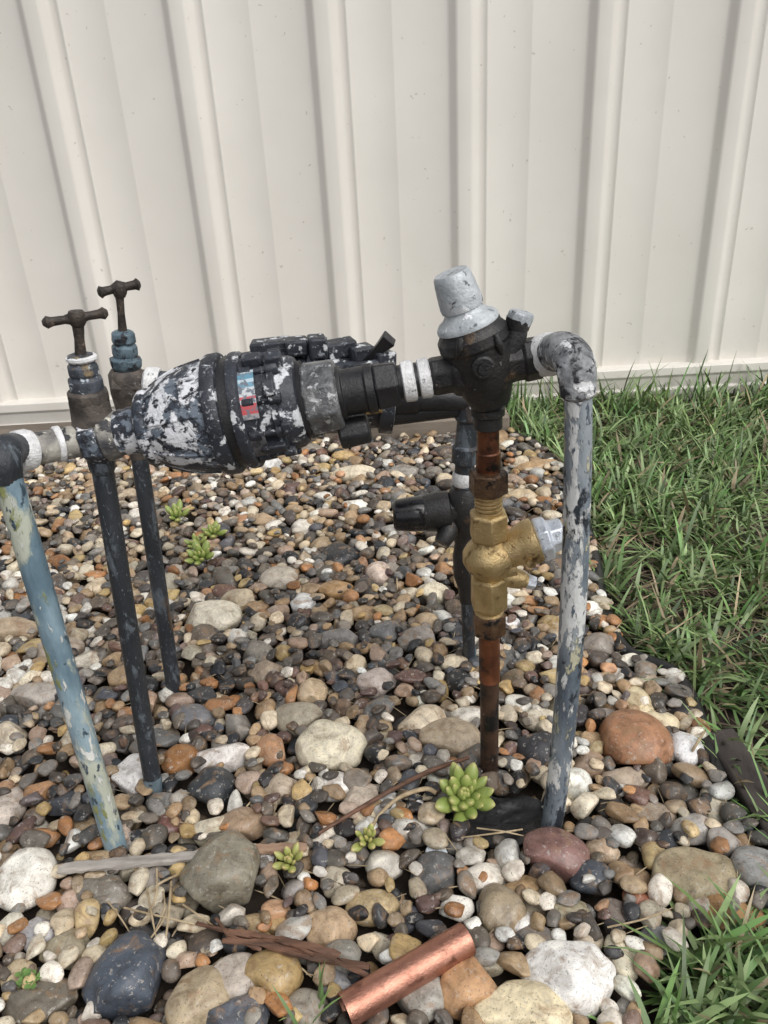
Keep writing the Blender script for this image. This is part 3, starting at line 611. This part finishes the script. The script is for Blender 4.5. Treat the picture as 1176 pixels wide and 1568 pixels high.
for i,(p,q,r_) in enumerate([((225,1360),(240,1440),.0012),((250,1365),(235,1430),.001),((262,1350),(252,1450),.0014),((228,1440),(265,1360),.001),((190,1390),(345,1425),.0012),((280,1385),(330,1420),.001),((240,1330),(228,1400),.0013),((930,1420),(1030,1390),.001),((1005,980),(1075,935),.0012),((800,1270),(700,1283),.001),((730,1268),(810,1282),.001),((165,1380),(200,1430),.001),((270,1340),(230,1372),.0015),((1060,1150),(1085,1110),.002)]):
    m_=G((p[0]+q[0])/2+random.uniform(-9,9),(p[1]+q[1])/2+random.uniform(-5,5),.030)
    tube('twig_%d'%i,[G(*p,.022),m_,G(*q,.016)],[r_,r_,r_*.6],6,M_dry,tw)
vs=[];fs=[];c0=G(768,1252); N=40;Rn=6
for j in range(Rn+1):
    for i in range(N):
        a=2*math.pi*i/N; rr_=j/Rn*(1+.12*math.sin(3*a+1)+.08*math.sin(7*a))
        vs.append((c0.x+.072*rr_*math.cos(a),c0.y+.042*rr_*math.sin(a),-.012+.010*(j/Rn)**2+.003*math.sin(5*a+j*1.7)*(j/Rn)))
for j in range(Rn):
    for i in range(N):
        i2=(i+1)%N; fs.append((j*N+i,j*N+i2,(j+1)*N+i2,(j+1)*N+i))
mkobj('black_plastic_sheet',vs,fs,M_rubber,None,180)

def succulent(u,v,diam_px,nl,mat,tilt=.35,z=.02,fat=.3,e1=35):
    root=empty('succulent_plant'); c=G(u,v,z); k=GK(u,v); Rr=diam_px/2*k
    Rt=Matrix.Rotation(tilt,3,'X')
    vs=[];fs=[];tf=[]
    sv,sf=ico3
    for i in range(nl):
        f=i/nl; az=i*2.39996+random.uniform(-.2,.2); el=math.radians(84-(84-e1)*f**.75+random.uniform(-7,7))
        Lf=Rr*(.72+.5*f)*random.uniform(.8,1.15); w=Lf*fat*random.uniform(.85,1.1)
        M=Matrix.Rotation(az,3,'Z')@Matrix.Rotation(-el,3,'Y')
        o=len(vs); b0=Vector((math.cos(az),math.sin(az),0))*Rr*.14*f
        for p in sv:
            t=(p[0]+1)/2
            prf=math.sin(math.pi*min(max(t,.0)**1.35,1))**.75 if 0<t<1 else 0
            rr_=max(math.sqrt(max(1-p[0]**2,1e-6)),.02)
            q=Vector((t*Lf, p[1]/rr_*w*(prf*.5+.02), p[2]/rr_*w*.4*(prf+.03)+.25*Lf*t*t))
            if abs(p[0])>.999: q.y=0;q.z=.25*Lf*t*t
            vs.append(c+Rt@(b0+M@q)); tf.append(t)
        fs+=[tuple(int(x)+o for x in f_) for f_ in sf]
    ob=mkobj('rosette_leaves',vs,fs,mat,root,180)
    at=ob.data.attributes.new('tipf','FLOAT','POINT'); at.data.foreach_set('value',tf)
    return root,c
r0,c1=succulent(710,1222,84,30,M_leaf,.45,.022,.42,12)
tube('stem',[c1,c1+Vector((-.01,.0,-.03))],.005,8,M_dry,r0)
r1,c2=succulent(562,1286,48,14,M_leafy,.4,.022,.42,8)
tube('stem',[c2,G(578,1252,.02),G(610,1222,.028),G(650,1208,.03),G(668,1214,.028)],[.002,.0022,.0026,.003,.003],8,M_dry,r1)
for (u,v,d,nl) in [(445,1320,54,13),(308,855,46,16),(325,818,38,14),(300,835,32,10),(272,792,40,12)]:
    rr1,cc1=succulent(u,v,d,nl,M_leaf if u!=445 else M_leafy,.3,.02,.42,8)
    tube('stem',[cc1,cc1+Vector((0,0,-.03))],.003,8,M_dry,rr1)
vs=[];fs=[];c0=G(45,1502,.018)
for i in range(14):
    p=c0+Vector((random.gauss(0,.010),random.gauss(0,.007),random.uniform(-.004,.008))); r_=random.uniform(.0022,.0036); a0=random.uniform(0,6)
    for l in range(3):
        o=len(vs); a=a0+l*2.09; cc=p+Vector((math.cos(a),math.sin(a),.1))*r_
        for q in range(7): an=q/7*6.283; vs.append(cc+Vector((math.cos(an),math.sin(an),.3*math.cos(an-a)))*r_*.9)
        fs.append(tuple(range(o,o+7)))
    o=len(vs); vs+= [p+Vector((-.0004,0,0)),p+Vector((.0004,0,0)),p+Vector((.0004,0,-.02))]; fs.append((o,o+1,o+2))
mkobj('clover_weed',vs,fs,surf('clover_green',[(.3,(.08,.17,.04)),(.7,(.16,.27,.07))],80,3,.5),None,0)

# ------------------------------------------------------------------ light, sky, camera
w=bpy.data.worlds.new('World'); scene.world=w; w.use_nodes=True; nt=w.node_tree; bg=nt.nodes['Background']
sky=nt.nodes.new('ShaderNodeTexSky'); sky.sky_type='NISHITA'; sky.sun_disc=False; sky.sun_elevation=math.radians(52); sky.sun_rotation=math.radians(140)
sky.dust_density=4; sky.air_density=1.0
hs=nt.nodes.new('ShaderNodeHueSaturation'); hs.inputs['Saturation'].default_value=.22; nt.links.new(sky.outputs[0],hs.inputs['Color']); nt.links.new(hs.outputs[0],bg.inputs[0]); bg.inputs[1].default_value=.15
sd=bpy.data.lights.new('sun','SUN'); sd.energy=1.25; sd.angle=math.radians(60); sd.color=(1,.98,.95)
so=bpy.data.objects.new('sun',sd); col.objects.link(so)
az=math.radians(140); el=math.radians(52)
dirv=Vector((math.sin(az)*math.cos(el),math.cos(az)*math.cos(el),math.sin(el)))
so.rotation_euler=dirv.to_track_quat('Z','Y').to_euler(); so.location=dirv*5
cam=bpy.data.cameras.new('camera'); co=bpy.data.objects.new('camera',cam); col.objects.link(co)
cam.sensor_fit='VERTICAL'; cam.sensor_height=36; cam.lens=36*F/1568; cam.clip_start=.02; cam.clip_end=300
Dv=Vector((0,-ST,-CT)); Fv=Vector((0,CT,-ST)); Xv=Vector((1,0,0))
cx=(.9984*Xv+.0566*Dv).normalized(); cz=-Fv; cy=cz.cross(cx)
Mx=Matrix((cx,cy,cz)).transposed().to_4x4(); Mx.translation=(0,0,H); co.matrix_world=Mx
scene.camera=co
scene.view_settings.view_transform='Standard'; scene.view_settings.look='None'; scene.view_settings.exposure=0
